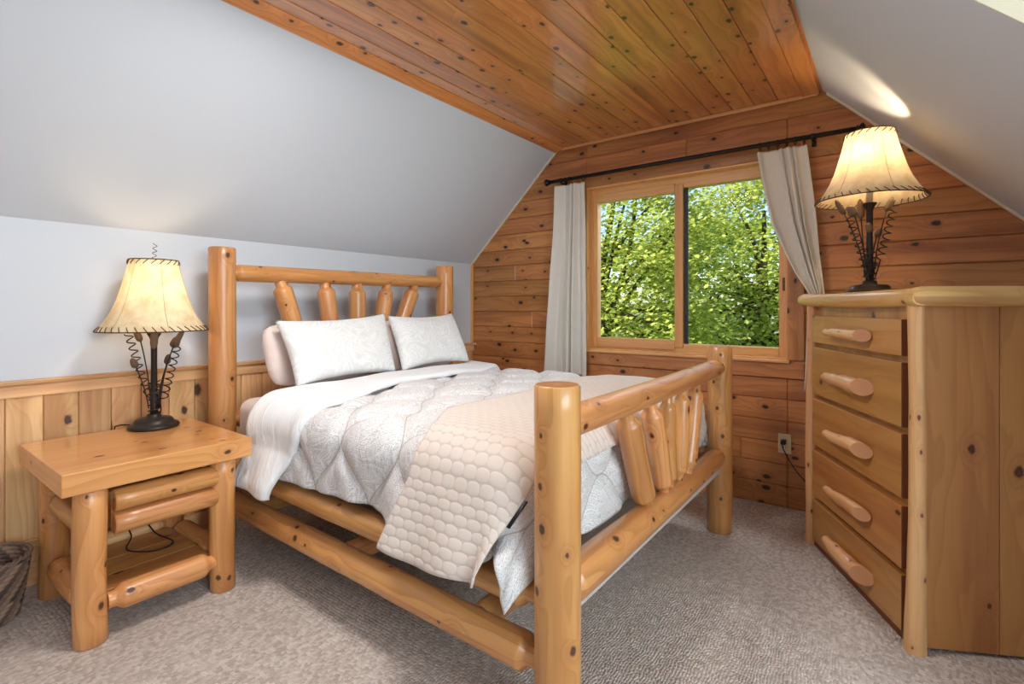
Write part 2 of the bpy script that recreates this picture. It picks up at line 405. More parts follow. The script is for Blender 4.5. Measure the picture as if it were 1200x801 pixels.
def solidify(o, th, off=1.0):
    m = o.modifiers.new('thickness', 'SOLIDIFY'); m.thickness = th; m.offset = off; return o

# ------------------------------------------------------------------ the room
YW, XL = 3.41, -3.0
ZK, ZC = 1.583, 2.45
YB, XR = -2.0, 2.0                      # wall behind the camera, dormer wall
KL = (2.42-ZK)/(-2.122-XL)             # left slope
YD = 1.71                               # dormer cheek
WX0, WX1, WZ0, WZ1 = -1.85, -.50, .885, 2.10   # window opening

m = MB(); m.box((XL-.15, YB-.1, -.12), (XR+.1, YW+.25, 0), 0, 0); struct(m, 'floor', MAT['carpet'])
m = MB(); m.box((XL-.1, YB-.1, 0), (XL, YW+.2, ZK+.03), 1, 0); wl = struct(m, 'wall_left', MAT['white'])
# wainscot on the left wall
m = MB(); y = .428-.121*20
while y < YW:
    m.box((XL+.001, max(y, YB)+.0012, .0), (XL+.018, min(y+.121, YW-.004)-.0012, .86), 2, .0045); y += .121
m.box((XL+.0005, YB, 0), (XL+.006, YW-.003, .86), 2, 0)
o = struct(m, 'wainscot', MAT['wains'], wl)
m = MB(); m.box((XL+.001, YB, .815), (XL+.028, YW-.002, .868), 1, .004); m.box((XL+.001, YB, .868), (XL+.04, YW-.002, .888), 1, .004)
m.box((XL+.001, YW-.05, .868), (XL+.055, YW-.002, .889), 1, .003)
struct(m, 'cap_rail', MAT['wains'], wl)
m = MB(); m.box((XL+.019, YB, 0), (XL+.032, YW-.003, .1), 1, .003); m.box((XL+.019, YB, .165), (XL+.038, YW-.003, .2), 1, .004)
o = struct(m, 'baseboard_left', MAT['wains'])
# slopes and ceiling
def sl(x): return ZK+KL*(x-XL)
m = MB(); m.prism([(XL-.12, sl(XL-.12)), (-2.08, sl(-2.08)), (-2.14, sl(-2.14)+.2), (XL-.3, sl(XL-.3)+.2)], YB-.1, YW+.2, lambda a, b, d: (a, d, b)); struct(m, 'ceiling_left', MAT['white'])
SR = 2.13
m = MB(); m.prism([(-.345, SR+.345), (.62, SR-.62), (.75, SR-.62), (-.245, SR+.375)], YD, YW+.2, lambda a, b, d: (a, d, b)); struct(m, 'ceiling_right', MAT['white'])
m = MB(); m.box((.6, YD, 0), (.68, YW+.2, 1.56), 1, 0); struct(m, 'wall_knee', MAT['white'])
m = MB(); m.prism([(-.313, ZC-.008), (XR+.1, ZC-.008), (XR+.1, 0), (.62, 0), (.62, SR-.62+.002)], YD-.006, YD+.08, lambda a, b, d: (a, d, b)); struct(m, 'wall_cheek', MAT['cream'])
m = MB(); m.box((-.34, YB-.1, ZC-.012), (XR+.1, YD+.08, ZC+.1), 0, 0); struct(m, 'ceiling_dormer', MAT['white'])
m = MB(); m.box((XL-.2, YB-.1, 0), (XR+.1, YB, ZC+.1), 0, 0); struct(m, 'wall_back', MAT['white'])
# dormer wall with its window (behind the camera's right shoulder)
m = MB(); DY0, DY1, DZ0, DZ1 = -.9, 1.3, .75, 2.2
m.box((XR, YB-.1, 0), (XR+.1, DY0, ZC+.1), 0, 0); m.box((XR, DY1, 0), (XR+.1, YD+.08, ZC+.1), 0, 0)
m.box((XR, DY0, 0), (XR+.1, DY1, DZ0), 0, 0); m.box((XR, DY0, DZ1), (XR+.1, DY1, ZC+.1), 0, 0); struct(m, 'wall_right', MAT['white'])
m = MB()
for a, b in ((DY0, DY0+.06), ((DY0+DY1)/2-.03, (DY0+DY1)/2+.03), (DY1-.06, DY1)): m.box((XR+.02, a, DZ0), (XR+.08, b, DZ1), 2, .004)
for a, b in ((DZ0, DZ0+.06), (DZ1-.06, DZ1)): m.box((XR+.02, DY0+.06, a), (XR+.08, DY1-.06, b), 1, .004)
w2 = struct(m, 'window_2', MAT['frame'])
m = MB(); m.box((XR+.045, DY0+.06, DZ0+.06), (XR+.05, DY1-.06, DZ1-.06), 1, 0); m.build('pane', MAT['glass'], w2)
# ceiling boards
m = MB(); x = -.42; xs = [-.42]
while x > -2.04: x -= .1285; xs.append(max(x, -2.05))
for a, b in zip(xs[1:], xs[:-1]):
    ys = [YB-.05, random.uniform(-1.2, 1.4), YW+.02] if random.random() < .5 else [YB-.05, YW+.02]
    for y0, y1 in zip(ys[:-1], ys[1:]): m.box((a+.0008, y0+.0005, ZC-.008), (b-.0008, y1-.0005, ZC+.012), 1, .0065)
m.box((-2.3, YB-.1, ZC+.002), (-.2, YW+.2, ZC+.1), 1, 0)
struct(m, 'ceiling', MAT['ceil'])
m = MB(); m.prism([(-2.128, 2.412), (-2.048, 2.434), (-2.048, 2.446), (-2.10, 2.446)], YB, YW-.02, lambda a, b, d: (a, d, b), axis=0)
t1 = MB(); t1.box((-2.125, YB, -.006), (-2.04, YW-.002, .008), 1, .002, Matrix.Translation((0, 0, 0)))
o = struct(t1, 'trim_1', MAT['ceil']); o.location = (-2.125, 0, 2.418); o.rotation_euler = (0, -math.radians(17), 0)
for v in o.data.vertices: v.co.x += 2.125
t1 = MB(); t1.box((-.42, YB, ZC-.022), (-.335, YW-.003, ZC-.004), 1, .003); struct(t1, 'trim_2', MAT['ceil'])

# window wall: horizontal boards cut by the gable and by the window opening
def clip(poly, a, b, c):                # keep a*x+b*z<=c
    out = []
    for i in range(len(poly)):
        p, q = poly[i], poly[(i+1) % len(poly)]
        dp, dq = a*p[0]+b*p[1]-c, a*q[0]+b*q[1]-c
        if dp <= 0: out.append(p)
        if (dp < 0 < dq) or (dq < 0 < dp):
            t = dp/(dp-dq); out.append((p[0]+(q[0]-p[0])*t, p[1]+(q[1]-p[1])*t))
    return out
def gable(poly):
    poly = clip(poly, -KL, 1, ZK-KL*XL)
    if poly: poly = clip(poly, 1, 1, SR)
    return poly
m = MB(); seams = [0.0]+[.128+.1295*k for k in range(18)]
for z0, z1 in zip(seams[:-1], seams[1:]):
    z1 = min(z1, ZC-.01)
    if z1-z0 < .01: continue
    cuts = [XL, .6]
    if random.random() < .6: cuts = [XL, random.uniform(-2.6, .3), .6]
    segs = []
    for a, b in zip(cuts[:-1], cuts[1:]):
        for c0, c1, zz0, zz1 in ((a, min(b, WX0), z0, z1), (max(a, WX0), min(b, WX1), z0, min(z1, WZ0)), (max(a, WX0), min(b, WX1), max(z0, WZ1), z1), (max(a, WX1), b, z0, z1)):
            if c1-c0 > .004 and zz1-zz0 > .004: segs.append((c0, c1, zz0, zz1))
    sd = [random.random(), random.random()]
    for c0, c1, q0, q1 in segs:
        p = gable([(c0+.0004, q0+.001), (c1-.0004, q0+.001), (c1-.0004, q1-.001), (c0+.0004, q1-.001)])
        if len(p) >= 3: m.prism(p, YW, YW+.018, lambda a, b, d: (a, d, b), 0, .0045, seed=sd[0 if len(cuts) < 3 or c1 <= cuts[1]+.01 else 1])
wf = struct(m, 'wall_front', MAT['wall'])
m = MB()
for p in ([(XL-.1, 0), (WX0, 0), (WX0, ZC+.1), (XL-.1, ZC+.1)], [(WX1, 0), (.7, 0), (.7, ZC+.1), (WX1, ZC+.1)], [(WX0, 0), (WX1, 0), (WX1, WZ0), (WX0, WZ0)], [(WX0, WZ1), (WX1, WZ1), (WX1, ZC+.1), (WX0, ZC+.1)]):
    m.prism(p, YW+.016, YW+.16, lambda a, b, d: (a, d, b))
m.build('wall_backing', MAT['wall'], wf)
# trims along the gable edges, the corner and the ceiling line
m = MB(); m.box((XL+.001, YW-.022, .89), (XL+.022, YW-.001, ZK), 2, .003); struct(m, 'trim_3', MAT['frame'])
m = MB(); dx, dz = 1/math.hypot(1, KL), KL/math.hypot(1, KL)
m.prism([(XL, ZK-.012), (-2.12, sl(-2.12)-.012), (-2.12, sl(-2.12)), (XL, ZK)], YW-.014, YW-.001, lambda a, b, d: (a, d, b)); struct(m, 'trim_4', MAT['cream'])
m = MB(); m.prism([(-.30, SR+.30), (.6, SR-.6), (.6, SR-.616), (-.30, SR+.284)], YW-.016, YW-.001, lambda a, b, d: (a, d, b)); struct(m, 'trim_5', MAT['cream'])
m = MB(); m.box((-2.06, YW-.02, ZC-.03), (-.345, YW-.001, ZC-.009), 0, .004); struct(m, 'trim_6', MAT['frame'])

# window
m = MB(); fy0, fy1 = YW+.065, YW+.135
m.box((WX0, fy0-.005, WZ0), (WX0+.035, fy1, WZ1), 2, .003); m.box((WX1-.055, fy0-.005, WZ0), (WX1, fy1, WZ1), 2, .003)
m.box((WX0+.035, fy0-.005, WZ1-.085), (WX1-.055, fy1, WZ1), 0, .003); m.box((WX0+.035, fy0-.005, WZ0), (WX1-.055, fy1, WZ0+.065), 0, .003)
m.box((-1.196, fy0-.02, WZ0+.04), (-1.140, fy1-.01, WZ1-.06), 2, .003)
# jamb lining of the reveal
m.box((WX0, YW-.003, WZ0), (WX0+.012, fy0, WZ1), 2, .001); m.box((WX1-.012, YW-.003, WZ0), (WX1, fy0, WZ1), 2, .001)
m.box((WX0+.012, YW-.003, WZ1-.012), (WX1-.012, fy0, WZ1), 0, .001); m.box((WX0+.012, YW-.003, WZ0), (WX1-.012, fy0, WZ0+.01), 0, .001)
w1 = struct(m, 'window_1', MAT['frame'])
m = MB(); sx0, sx1, sz0, sz1 = WX0+.036, -1.197, WZ0+.02, WZ1-.05
m.box((sx0, fy0-.018, sz0), (-1.782, fy1-.03, sz1), 2, .003); m.box((-1.782, fy0-.018, sz0), (sx1, fy1-.03, .974), 0, .003); m.box((-1.782, fy0-.018, 1.988), (sx1, fy1-.03, sz1), 0, .003)
m.build('sash', MAT['frame'], w1)
m = MB(); m.box((-1.78, fy0+.018, .975), (-1.198, fy0+.022, 1.987), 0, 0); m.build('pane', MAT['glass'], w1)
m = MB(); m.box((-1.138, fy0+.028, .951), (-.556, fy0+.032, 2.014), 0, 0); m.build('pane', MAT['glass'], w1)
m = MB(); m.box((-1.139, fy0+.008, .951), (-1.112, fy0+.02, 2.014), 2, .001); m.build('gasket', MAT['gasket'], w1)
m = MB(); m.box((-.535, fy0-.014, 1.30), (-.515, fy0-.004, 1.38), 2, .003); m.build('latch', MAT['cattail'], w1)
m = MB(); m.box((WX0-.015, YW-.032, WZ0-.018), (WX1+.015, YW+.03, WZ0), 0, .004); m.build('sill', MAT['frame'], w1)
m = MB(); m.box((WX1, YW-.014, WZ0), (WX1+.09, YW, WZ1+.09), 2, .003); m.box((WX0-.09, YW-.014, WZ0), (WX0, YW, WZ1+.09), 2, .003)
m.box((WX0, YW-.014, WZ1), (WX1, YW, WZ1+.09), 0, .003); m.box((WX0-.09, YW-.016, WZ0-.108), (WX1+.09, YW, WZ0-.018), 0, .003); m.build('casing', MAT['wall'], w1)

# ------------------------------------------------------------------ log bed
bed = thing('log_bed', 'peeled honey-coloured log bed frame with slanted spindles standing on the carpet', 'bed', (-1.75, 2.0, 0))
def bb(mb, name, mats=None):
    o = mb.build(name, mats or [MAT['log'], MAT['logend']]); o.parent = bed; o.matrix_parent_inverse = Matrix.Translation((1.75, -2.0, 0)); return o
def capped(r, L, c=.006): return [(0, r-c), (c/L, r), (1-c/L, r), (1, r-c)]
HN, HF, FN, FF = (-2.76, 1.195), (-2.76, 2.818), (-.725, 1.172), (-.744, 2.855)
for (x, y), r, h, sd in ((HN, .0635, 1.507, .13), (HF, .0665, 1.515, .37), (FN, .0635, .992, .58), (FF, .0635, .993, .81)):
    m = MB(); m.log((x, y, 0), (x, y, h), capped(r, h), 40, .02, .003, sd); bb(m, 'post')
def rail(name, p0, p1, r0, r1, sd, tl=.04, tr=.6, wob=.03):
    L = (Vector(p1)-Vector(p0)).length; a = tl/L
    m = MB(); m.log(p0, p1, [(0, r0*tr), (a*.80, r0*tr), (a*.86, r0*(tr+.04)), (a*1.2, r0*.95), (a*1.28, r0*.985), (a*1.5, r0), (1-a*1.5, r1), (1-a*1.28, r1*.985), (1-a*1.2, r1*.95), (1-a*.86, r1*(tr+.04)), (1-a*.80, r1*tr), (1, r1*tr)], 32, wob, .004, sd); return bb(m, name)
rail('head_rail', (-2.755, 1.22, 1.379), (-2.755, 2.76, 1.39), .045, .043, .21)
rail('head_rail', (-2.755, 1.22, .62), (-2.755, 2.76, .62), .048, .048, .66)
rail('foot_rail', (-.733, 1.208, .8755), (-.741, 2.80, .8815), .0455, .0445, .91, .035, .85)
rail('foot_rail', (-.733, 1.208, .4215), (-.741, 2.80, .411), .058, .047, .44, .03, .85)
for y0, zz in ((1.172, 0), (2.855, 0)):
    yh = 1.195 if y0 < 2 else 2.818
    rail('side_rail', (-2.70, yh, .41), (-.78, y0, .405), .046, .047, .27 if y0 < 2 else .72)
    rail('lower_rail', (-2.70, yh, .23), (-.78, y0, .226), .0505, .0505, .49 if y0 < 2 else .95)
for x, sd in ((-2.45, .3), (-1.70, .62), (-1.02, .84)):
    m = MB(); m.log((x, 1.20, .238), (x, 2.83, .238), capped(.043, 1.63), 24, .04, .004, sd); bb(m, 'support_log')
m = MB(); m.box((-.79, 1.245, .328), (-.725, 2.785, .352), 1, .003); o = bb(m, 'support_board', MAT['spring']); tag(o, 'pale flat board under the foot rail')
def spindle(name, p0, p1, r, sd):
    L = (Vector(p1)-Vector(p0)).length
    m = MB(); m.log(p0, p1, [(0, r*.58), (.036/L, r*.62), (.039/L, r*.68), (.053/L, r*.94), (.056/L, r*.985), (.066/L, r), (1-.066/L, r), (1-.056/L, r*.985), (1-.053/L, r*.94), (1-.039/L, r*.68), (1-.036/L, r*.62), (1, r*.58)], 28, .04, .004, sd); return bb(m, name)
for (ya, yb), sd in zip(((1.498, 1.735), (1.781, 1.893), (2.015, 2.015), (2.256, 2.11), (2.503, 2.172)), (.11, .31, .53, .71, .93)):
    za, zb = 1.355, .64; k = .02/.7
    spindle('spindle', (-2.755, ya, za), (-2.755, yb, zb), .052, sd)
for (ya, za, yb, zb, r), sd in zip(((1.64, .845, 1.822, .45, .045), (1.852, .845, 2.0, .45, .042), (2.047, .845, 2.068, .445, .035), (2.23, .85, 2.173, .445, .034), (2.418, .85, 2.285, .445, .038)), (.17, .36, .59, .76, .98)):
    spindle('spindle', (-.737, ya, za), (-.737, yb, zb), r, sd)

# ------------------------------------------------------------------ bedding
m = MB(); m.box((-2.66, 1.25, .295), (-.88, 2.765, .494), 0, .02)
tag(m.build('box_spring', MAT['spring']), 'low grey box spring resting inside the log bed frame', 'box spring')
def cushion_box(lo, hi, r, n=10):
    m = MB(); m.box(lo, hi, 0, r, seg=6); return m
m = cushion_box((-2.66, 1.215, .5), (-.93, 2.785, .738), .06)
o = m.build('mattress', MAT['pink']); tag(o, 'mattress in a pale pink fitted sheet showing beside the pillows', 'mattress')
for p in o.data.polygons: p.use_smooth = True

R, ZT = .10, .757
IX, IY0, IY1 = -.925, 1.265, 2.735
def drape(px, py, off, rip=1.0, flare=.05, seedz=0.0, f0=.08):
    cx, cy = min(px, IX), min(max(py, IY0), IY1)
    ox, oy = px-cx, py-cy; L = math.hypot(ox, oy)
    crown = .02*(1-((cy-2.0)/.75)**2)*(1-.4*sstep(-1.3, -.9, cx))
    w = noise.noise(Vector((px*2.6+seedz, py*2.6, 3.1)))*.012+noise.noise(Vector((px*7+seedz, py*7, 7.7)))*.005
    if L < 1e-6: return Vector((px, py, ZT+crown+off+w*rip)), 0.0
    dx, dy = ox/L, oy/L
    if L < R*PI/2:
        a = L/R; h, dr = R*math.sin(a), R*(1-math.cos(a))
    else:
        a = PI/2; h, dr = R, R+(L-R*PI/2)
    s = (off+w*rip)
    h2 = h+s*math.sin(a); z = ZT+crown*max(0, 1-dr*4)-dr+s*math.cos(a)
    ex = flare*max(0.0, min(1.0, (dr-f0)/(.32-f0))) if dy < 0 else .05*sstep(.1, .3, dr)*dy
    fold = .010*rip*math.sin(px*23+seedz)*sstep(.1, .3, dr)*abs(dy)
    p = Vector((cx+dx*h2, cy+dy*(h2+ex+fold), z))
    return p, dr
def ogee(px, py, p=.32, q=.46):
    r0 = math.floor(px/(p/2)); best = 9
    for k in (-1, 0, 1, 2):
        n = r0+k; best = min(best, abs(px-(n*p/2+(1 if n % 2 == 0 else -1)*(p/4)*math.cos(2*PI*py/q))))
    return best
# comforter
m = MB(); nx, ny = 136, 190; x0, x1 = -2.32, IX+.355; rows = []; G = []
for i in range(nx+1):
    px = x0+(x1-x0)*i/nx; r = []; g = []
    near = lerp_tab([(-2.4, .36), (-2.1, .345), (-1.5, .332), (-1.3, .345), (-.95, .35), (-.87, .32), (-.8, .275), (-.6, .24)], px)+.004*math.sin(px*9)
    for j in range(ny+1):
        py = (IY0-near)+(IY1+.305-(IY0-near))*j/ny
        p, dr = drape(px, py, .002+.024*(1-math.exp(-(ogee(px, py)/.045)**2)), 1.0, .05*sstep(-1.46, -1.3, px))
        b = sstep(0.0, .2, px-IX); a = sstep(0, .2, IY0-py); a2 = sstep(0, .2, py-IY1)
        if a2 > 0 and b > 0: p.y += .12*a2*b*sstep(.1, .3, dr)
        if a > 0 and b > 0:                      # the loose near foot corner falls outside the side rail
            k = a*b*sstep(.12, .36, dr)
            p.y -= .10*k; p.x -= .0*k
        r.append(p); g.append((px, py, .5))
    rows.append(r); G.append(g)
m.grid(rows, lambda i, j: G[i][j])
cf = m.build('comforter', MAT['comf']); tag(cf, 'white printed comforter with wavy quilting spread over the bed and hanging near the foot post', 'comforter')
solidify(cf, .006)
# turned-back white edge
m = MB(); nx, ny = 40, 190; rows = []; G = []
RB = [(.86, -2.085), (.95, -2.05), (1.10, -1.95), (1.2, -1.90), (1.3, -1.91), (1.55, -1.98), (1.8, -2.05), (2.1, -2.05), (2.5, -2.10), (2.8, -2.23), (3.1, -2.28)]
LB = [(.86, -2.36), (1.0, -2.33), (1.2, -2.33), (1.6, -2.33), (2.2, -2.33), (2.6, -2.36), (2.8, -2.46), (3.1, -2.48)]
for i in range(nx+1):
    r = []; g = []; f = i/nx
    for j in range(ny+1):
        near = .405+.012*f
        py = (IY0-near)+(IY1+.33-(IY0-near))*j/ny
        px = lerp_tab(LB, py)*(1-f)+lerp_tab(RB, py)*f
        lip = math.sqrt(max(0.0, 1-((f-.93)/.07)**2)) if f > .93 else 1.0
        p, dr = drape(px, py, .022+.020*lip+.005*math.sin(px*9+py*4), 1.1, .05, 0.0, .17)
        r.append(p); g.append((px, py, .2))
    rows.append(r); G.append(g)
m.grid(rows, lambda i, j: G[i][j])
fe = m.build('turned_back_edge', MAT['lining'], cf); tag(fe, 'plain white turned-back edge'); solidify(fe, .008)
# quilted throw
m = MB(); nx, ny = 64, 200; rows = []; G = []
TL = [(.86, -1.325), (.95, -1.30), (1.1, -1.25), (1.2, -1.24), (1.42, -1.38), (1.8, -1.34), (2.1, -1.35), (2.5, -1.37), (3.1, -1.3)]
TR = [(.86, -.905), (.95, -.85), (1.1, -.81), (1.2, -.82), (1.4, -.80), (2.5, -.80), (2.75, -.93), (3.1, -.96)]
for i in range(nx+1):
    r = []; g = []; f = i/nx
    for j in range(ny+1):
        near = .383+.01*math.sin(f*5)
        py = (IY0-near)+(IY1+.27-(IY0-near))*j/ny
        px = lerp_tab(TL, py)*(1-f)+lerp_tab(TR, py)*f
        p, dr = drape(px, py, .040, .8, .078, 0.0)
        if px > IX: p.y -= .05*sstep(0, .08, px-IX)*sstep(.15, .33, dr)
        r.append(p); g.append((px, py, .5))
    rows.append(r); G.append(g)
m.grid(rows, lambda i, j: G[i][j])
tb = m.build('throw_blanket', MAT['throw']); tag(tb, 'beige quilted throw laid across the foot of the bed and hanging over the side rail', 'throw'); solidify(tb, .007)
e0, e1 = rows[nx][int(ny*.085)], rows[nx][int(ny*.125)]
m = MB(); d = (e1-e0)
q = [e0+Vector((.004, -.006, 0)), e1+Vector((.004, -.006, 0)), e1+Vector((.015, -.004, -.003)), e0+Vector((.015, -.004, -.003))]
m.add(q, [[0, 1, 2, 3]], [[(0, 0, 0)]*4]); tg = m.build('care_tag', MAT['dark'], tb); solidify(tg, .001)

# pillows
def pillow(name, bl, br, tr, tl, T, mat, label, group, seed, pin=0.0):
    bl, br, tr, tl = map(Vector, (bl, br, tr, tl)); n = 30; cen = (bl+br+tr+tl)/4
    ux = ((br-bl)+(tr-tl)).normalized(); uy = ((tl-bl)+(tr-br)).normalized(); nz = ux.cross(uy).normalized()
    if nz.x < 0: nz = -nz
    m = MB()
    for side in (1, -1):
        rows = []; G = []
        for i in range(n+1):
            r = []; g = []; v = -1+2*i/n
            for j in range(n+1):
                u = -1+2*j/n
                pu, pv = u*(1-.05*(1-v*v)*abs(u)**3), v*(1-pin*(1-u*u)*abs(v)**3)
                if not pin: pu, pv = u*(1-.10*v**4), v*(1-.14*u**4)
                a, b = (pu+1)/2, (pv+1)/2
                p = bl*(1-a)*(1-b)+br*a*(1-b)+tr*a*b+tl*(1-a)*b
                h = T*(max(0, 1-u**4))**.62*(max(0, 1-abs(v)**2.6))**.62*(1+.12*noise.noise(Vector((u*1.5, v*1.5, seed*9))))
                h += .006*noise.noise(Vector((u*5, v*5, seed*7+side)))*(1-u**6)*(1-v**6)
                h *= 1-.12*sstep(.3, 1, v)
                r.append(p+nz*(h*side+.003*side)-cen); g.append((pu*.35, pv*.22, seed))
            rows.append(r); G.append(g)
        m.grid(rows, lambda i, j: G[i][j])
    bm = None
    o = m.build(name, mat); o.location = cen
    bm = bmesh.new(); bm.from_mesh(o.data); bmesh.ops.remove_doubles(bm, verts=bm.verts[:], dist=.0065); bmesh.ops.recalc_face_normals(bm, faces=bm.faces[:]); bm.to_mesh(o.data); bm.free()
    return tag(o, label, 'pillow', group)
pillow('pillow', (-2.557, 1.345, .775), (-2.557, 2.03, .775), (-2.640, 2.05, 1.118), (-2.640, 1.32, 1.118), .056, MAT['pink'], 'pale pink pillow behind the front pillow beside the table lamp', 'pink pillows against the headboard', .3)
pillow('pillow', (-2.557, 2.06, .775), (-2.557, 2.72, .775), (-2.640, 2.72, 1.125), (-2.640, 2.05, 1.12), .056, MAT['pink'], 'pale pink pillow mostly hidden behind the white pillow nearest the window', 'pink pillows against the headboard', .6)
pillow('pillow', (-2.325, 1.35, .808), (-2.35, 2.0, .812), (-2.545, 2.07, 1.165), (-2.545, 1.355, 1.135), .063, MAT['sham'], 'white patterned pillow at the front beside the table lamp', 'white pillows in front', .1, .17)
pillow('pillow', (-2.325, 2.02, .818), (-2.35, 2.65, .822), (-2.545, 2.675, 1.16), (-2.545, 2.085, 1.15), .063, MAT['sham'], 'white patterned pillow at the front nearest the window', 'white pillows in front', .8, .17)

# ------------------------------------------------------------------ nightstand
ns = thing('nightstand', 'pine log nightstand with thick slab top beside the bed', 'nightstand', (-2.557, .775, 0))
def nb(mb, name, mats=None, par=None):
    o = mb.build(name, mats or [MAT['log'], MAT['logend']]); o.parent = par or ns
    o.matrix_parent_inverse = Matrix.Translation((2.585, -.775, 0)); return o
m = MB(); m.box((-2.91, .455, .555), (-2.26, 1.09, .635), 1, .004, seed=.42, end=0); nb(m, 'top', [MAT['stand']])
for (x, y), r, sd in (((-2.322, .548), .050, .12), ((-2.318, .995), .048, .47), ((-2.83, .548), .049, .74), ((-2.83, .985), .049, .91)):
    m = MB(); m.log((x, y, 0), (x, y, .554), capped(r, .554), 32, .05, .004, sd); nb(m, 'leg')
def nrail(p0, p1, r, sd, name='rail', tr=.62, mats=None):
    L = (Vector(p1)-Vector(p0)).length; a = .03/L
    m = MB(); m.log(p0, p1, [(0, r*tr), (a*.75, r*tr), (a*.85, r*(tr+.05)), (a*1.4, r*.94), (a*1.5, r*.985), (a*1.9, r), (1-a*1.9, r), (1-a*1.5, r*.985), (1-a*1.4, r*.94), (1-a*.85, r*(tr+.05)), (1-a*.75, r*tr), (1, r*tr)], 28, .04, .003, sd); return nb(m, name, mats)
nrail((-2.32, .595, .130), (-2.315, .96, .130), .047, .35, mats=[MAT['log'], MAT['tenon']])
nrail((-2.83, .585, .165), (-2.83, .96, .165), .036, .55, mats=[MAT['branch'], MAT['tenon']])
for y in (.555, 1.0):
    nrail((-2.79, y, .135), (-2.385, y, .135), .046, .2+y*.3); nrail((-2.79, y, .40), (-2.385, y, .40), .04, .1+y*.3)
m = MB()
for a, b in ((-2.79, -2.63), (-2.63, -2.48), (-2.48, -2.35)): m.box((a+.001, .60, .135), (b-.001, .955, .155), 1, .002, seed=random.random())
nb(m, 'shelf', [MAT['dres']])
m = MB(); m.box((-2.74, .61, .385), (-2.33, .945, .515), 0, .003); dr = nb(m, 'drawer', [MAT['dres']])
for z, sd in ((.490, .23), (.407, .68)):
    m = MB(); L = .352; m.log((-2.318, .612, z), (-2.318, .612+L, z), [(0, .037), (.012, .0425), (.988, .0425), (1, .037)], 32, .03, .002, sd, flat=.98, end=0)
    m.build('drawer_log', MAT['log'], dr)

# ------------------------------------------------------------------ table lamps
lamp = thing('table_lamp', 'lit cattail table lamp with parchment shade standing on the nightstand', 'table lamp', (-2.785, .902, .6355), math.radians(36.8), 'cattail table lamps')
m = MB(); m.lathe([(0, 0), (.098, 0), (.103, .006), (.102, .013), (.094, .019), (.080, .021), (.078, .034), (.07, .042), (.03, .047), (.028, .06), (.024, .064), (.0, .064)]); m.build('base', MAT['iron'], lamp)
m = MB(); m.lathe([(0, .06), (.017, .06), (.0155, .10), (.0125, .30), (.0135, .405), (.020, .425), (.028, .437), (.029, .443), (.0, .443)], 24); m.build('pole', MAT['iron'], lamp)
m = MB(); m.lathe([(0, .443), (.012, .443), (.012, .50), (.018, .502), (.018, .54), (0, .54)], 20); m.build('socket', MAT['ivory'], lamp)
m = MB(); m.lathe([(0, .54), (.012, .54), (.02, .555), (.03, .585), (.028, .61), (.016, .628), (0, .632)], 24); m.build('bulb', MAT['bulb'], lamp)
SP = [(.220, .455), (.209, .467), (.184, .503), (.161, .547), (.141, .60), (.123, .665), (.109, .72), (.100, .762), (.097, .785)]
def sr(z): return lerp_tab([(b, a) for a, b in SP], z)
m = MB()
NS = 8
pr = []
for k in range(33):
    z = .455+.33*k/32; pr.append((sr(z), z))
nn = 96; vs = []
for r, z in pr:
    for i in range(nn):
        th = 2*PI*i/nn; vs.append((r*math.cos(th), r*math.sin(th), z))
fs = [[k*nn+i, k*nn+(i+1) % nn, (k+1)*nn+(i+1) % nn, (k+1)*nn+i] for k in range(len(pr)-1) for i in range(nn)]
m.add(vs, fs, [[(0, 0, 0)]*4]*len(fs)); sh = m.build('shade', MAT['shade'], lamp)
for z, r, cnt in ((.455, .220, 40), (.785, .097, 20)):      # leather lacing around each rim
    m = MB()
    m.tube([(r*math.cos(2*PI*i/60), r*math.sin(2*PI*i/60), z) for i in range(61)], .0028, 6)
    for k in range(cnt):
        a = 2*PI*k/cnt; dn = 1 if z < .6 else -1
        pts = []
        for i in range(9):
            b = 2*PI*i/8; zz = z+dn*.010+.012*math.sin(b)*dn*-1; rr = sr(min(.785, max(.455, zz)))+.004*math.cos(b)
            aa = a+(.045 if z < .6 else .12)*math.sin(b)
            pts.append((rr*math.cos(aa), rr*math.sin(aa), zz))
        m.tube(pts, .0019, 5, cap=False)
    m.build('lacing', MAT['lace'], sh)
m = MB()
for k in range(6):
    a = 2*PI*k/6+.35; pts = [((sr(.457+.326*i/20)+.0012)*math.cos(a), (sr(.457+.326*i/20)+.0012)*math.sin(a), .457+.326*i/20) for i in range(21)]
    m.tube(pts, .0012, 5)
m.build('seam', MAT['seam'], sh)
m = MB()                                              # harp that carries the shade
for s_ in (1, -1):
    m.tube([(s_*x, 0, z) for x, z in ((.012, .50), (.05, .53), (.062, .60), (.058, .70), (.035, .765), (0, .785))], .002, 6)
for k in range(3):
    a = 2*PI*k/3+.35; m.tube([(0, 0, .785), (.096*math.cos(a), .096*math.sin(a), .783)], .0018, 6)
m.build('harp', MAT['iron'], lamp)
def catmull(pts, k=8):
    P = [Vector(p) for p in pts]; out = []
    for i in range(len(P)-1):
        a, b, c, d = P[max(i-1, 0)], P[i], P[i+1], P[min(i+2, len(P)-1)]
        for q in range(k):
            t = q/k; out.append(.5*((2*b)+(c-a)*t+(2*a-5*b+4*c-d)*t*t+(3*b-a-3*c+d)*t**3))
    return out+[P[-1]]
def coil(p0, p1, r, turns, n=14):
    p0, p1 = Vector(p0), Vector(p1); ax = (p1-p0).normalized(); a = ax.orthogonal().normalized(); b = ax.cross(a)
    return [p0+(p1-p0)*(i/(turns*n))+(a*math.cos(2*PI*i/n)+b*math.sin(2*PI*i/n))*r for i in range(int(turns*n)+1)]
m = MB(); m.tube(coil((0, 0, .785), (.006, 0, .865), .008, 3.5), .0016, 6); m.build('finial', MAT['iron'], lamp)
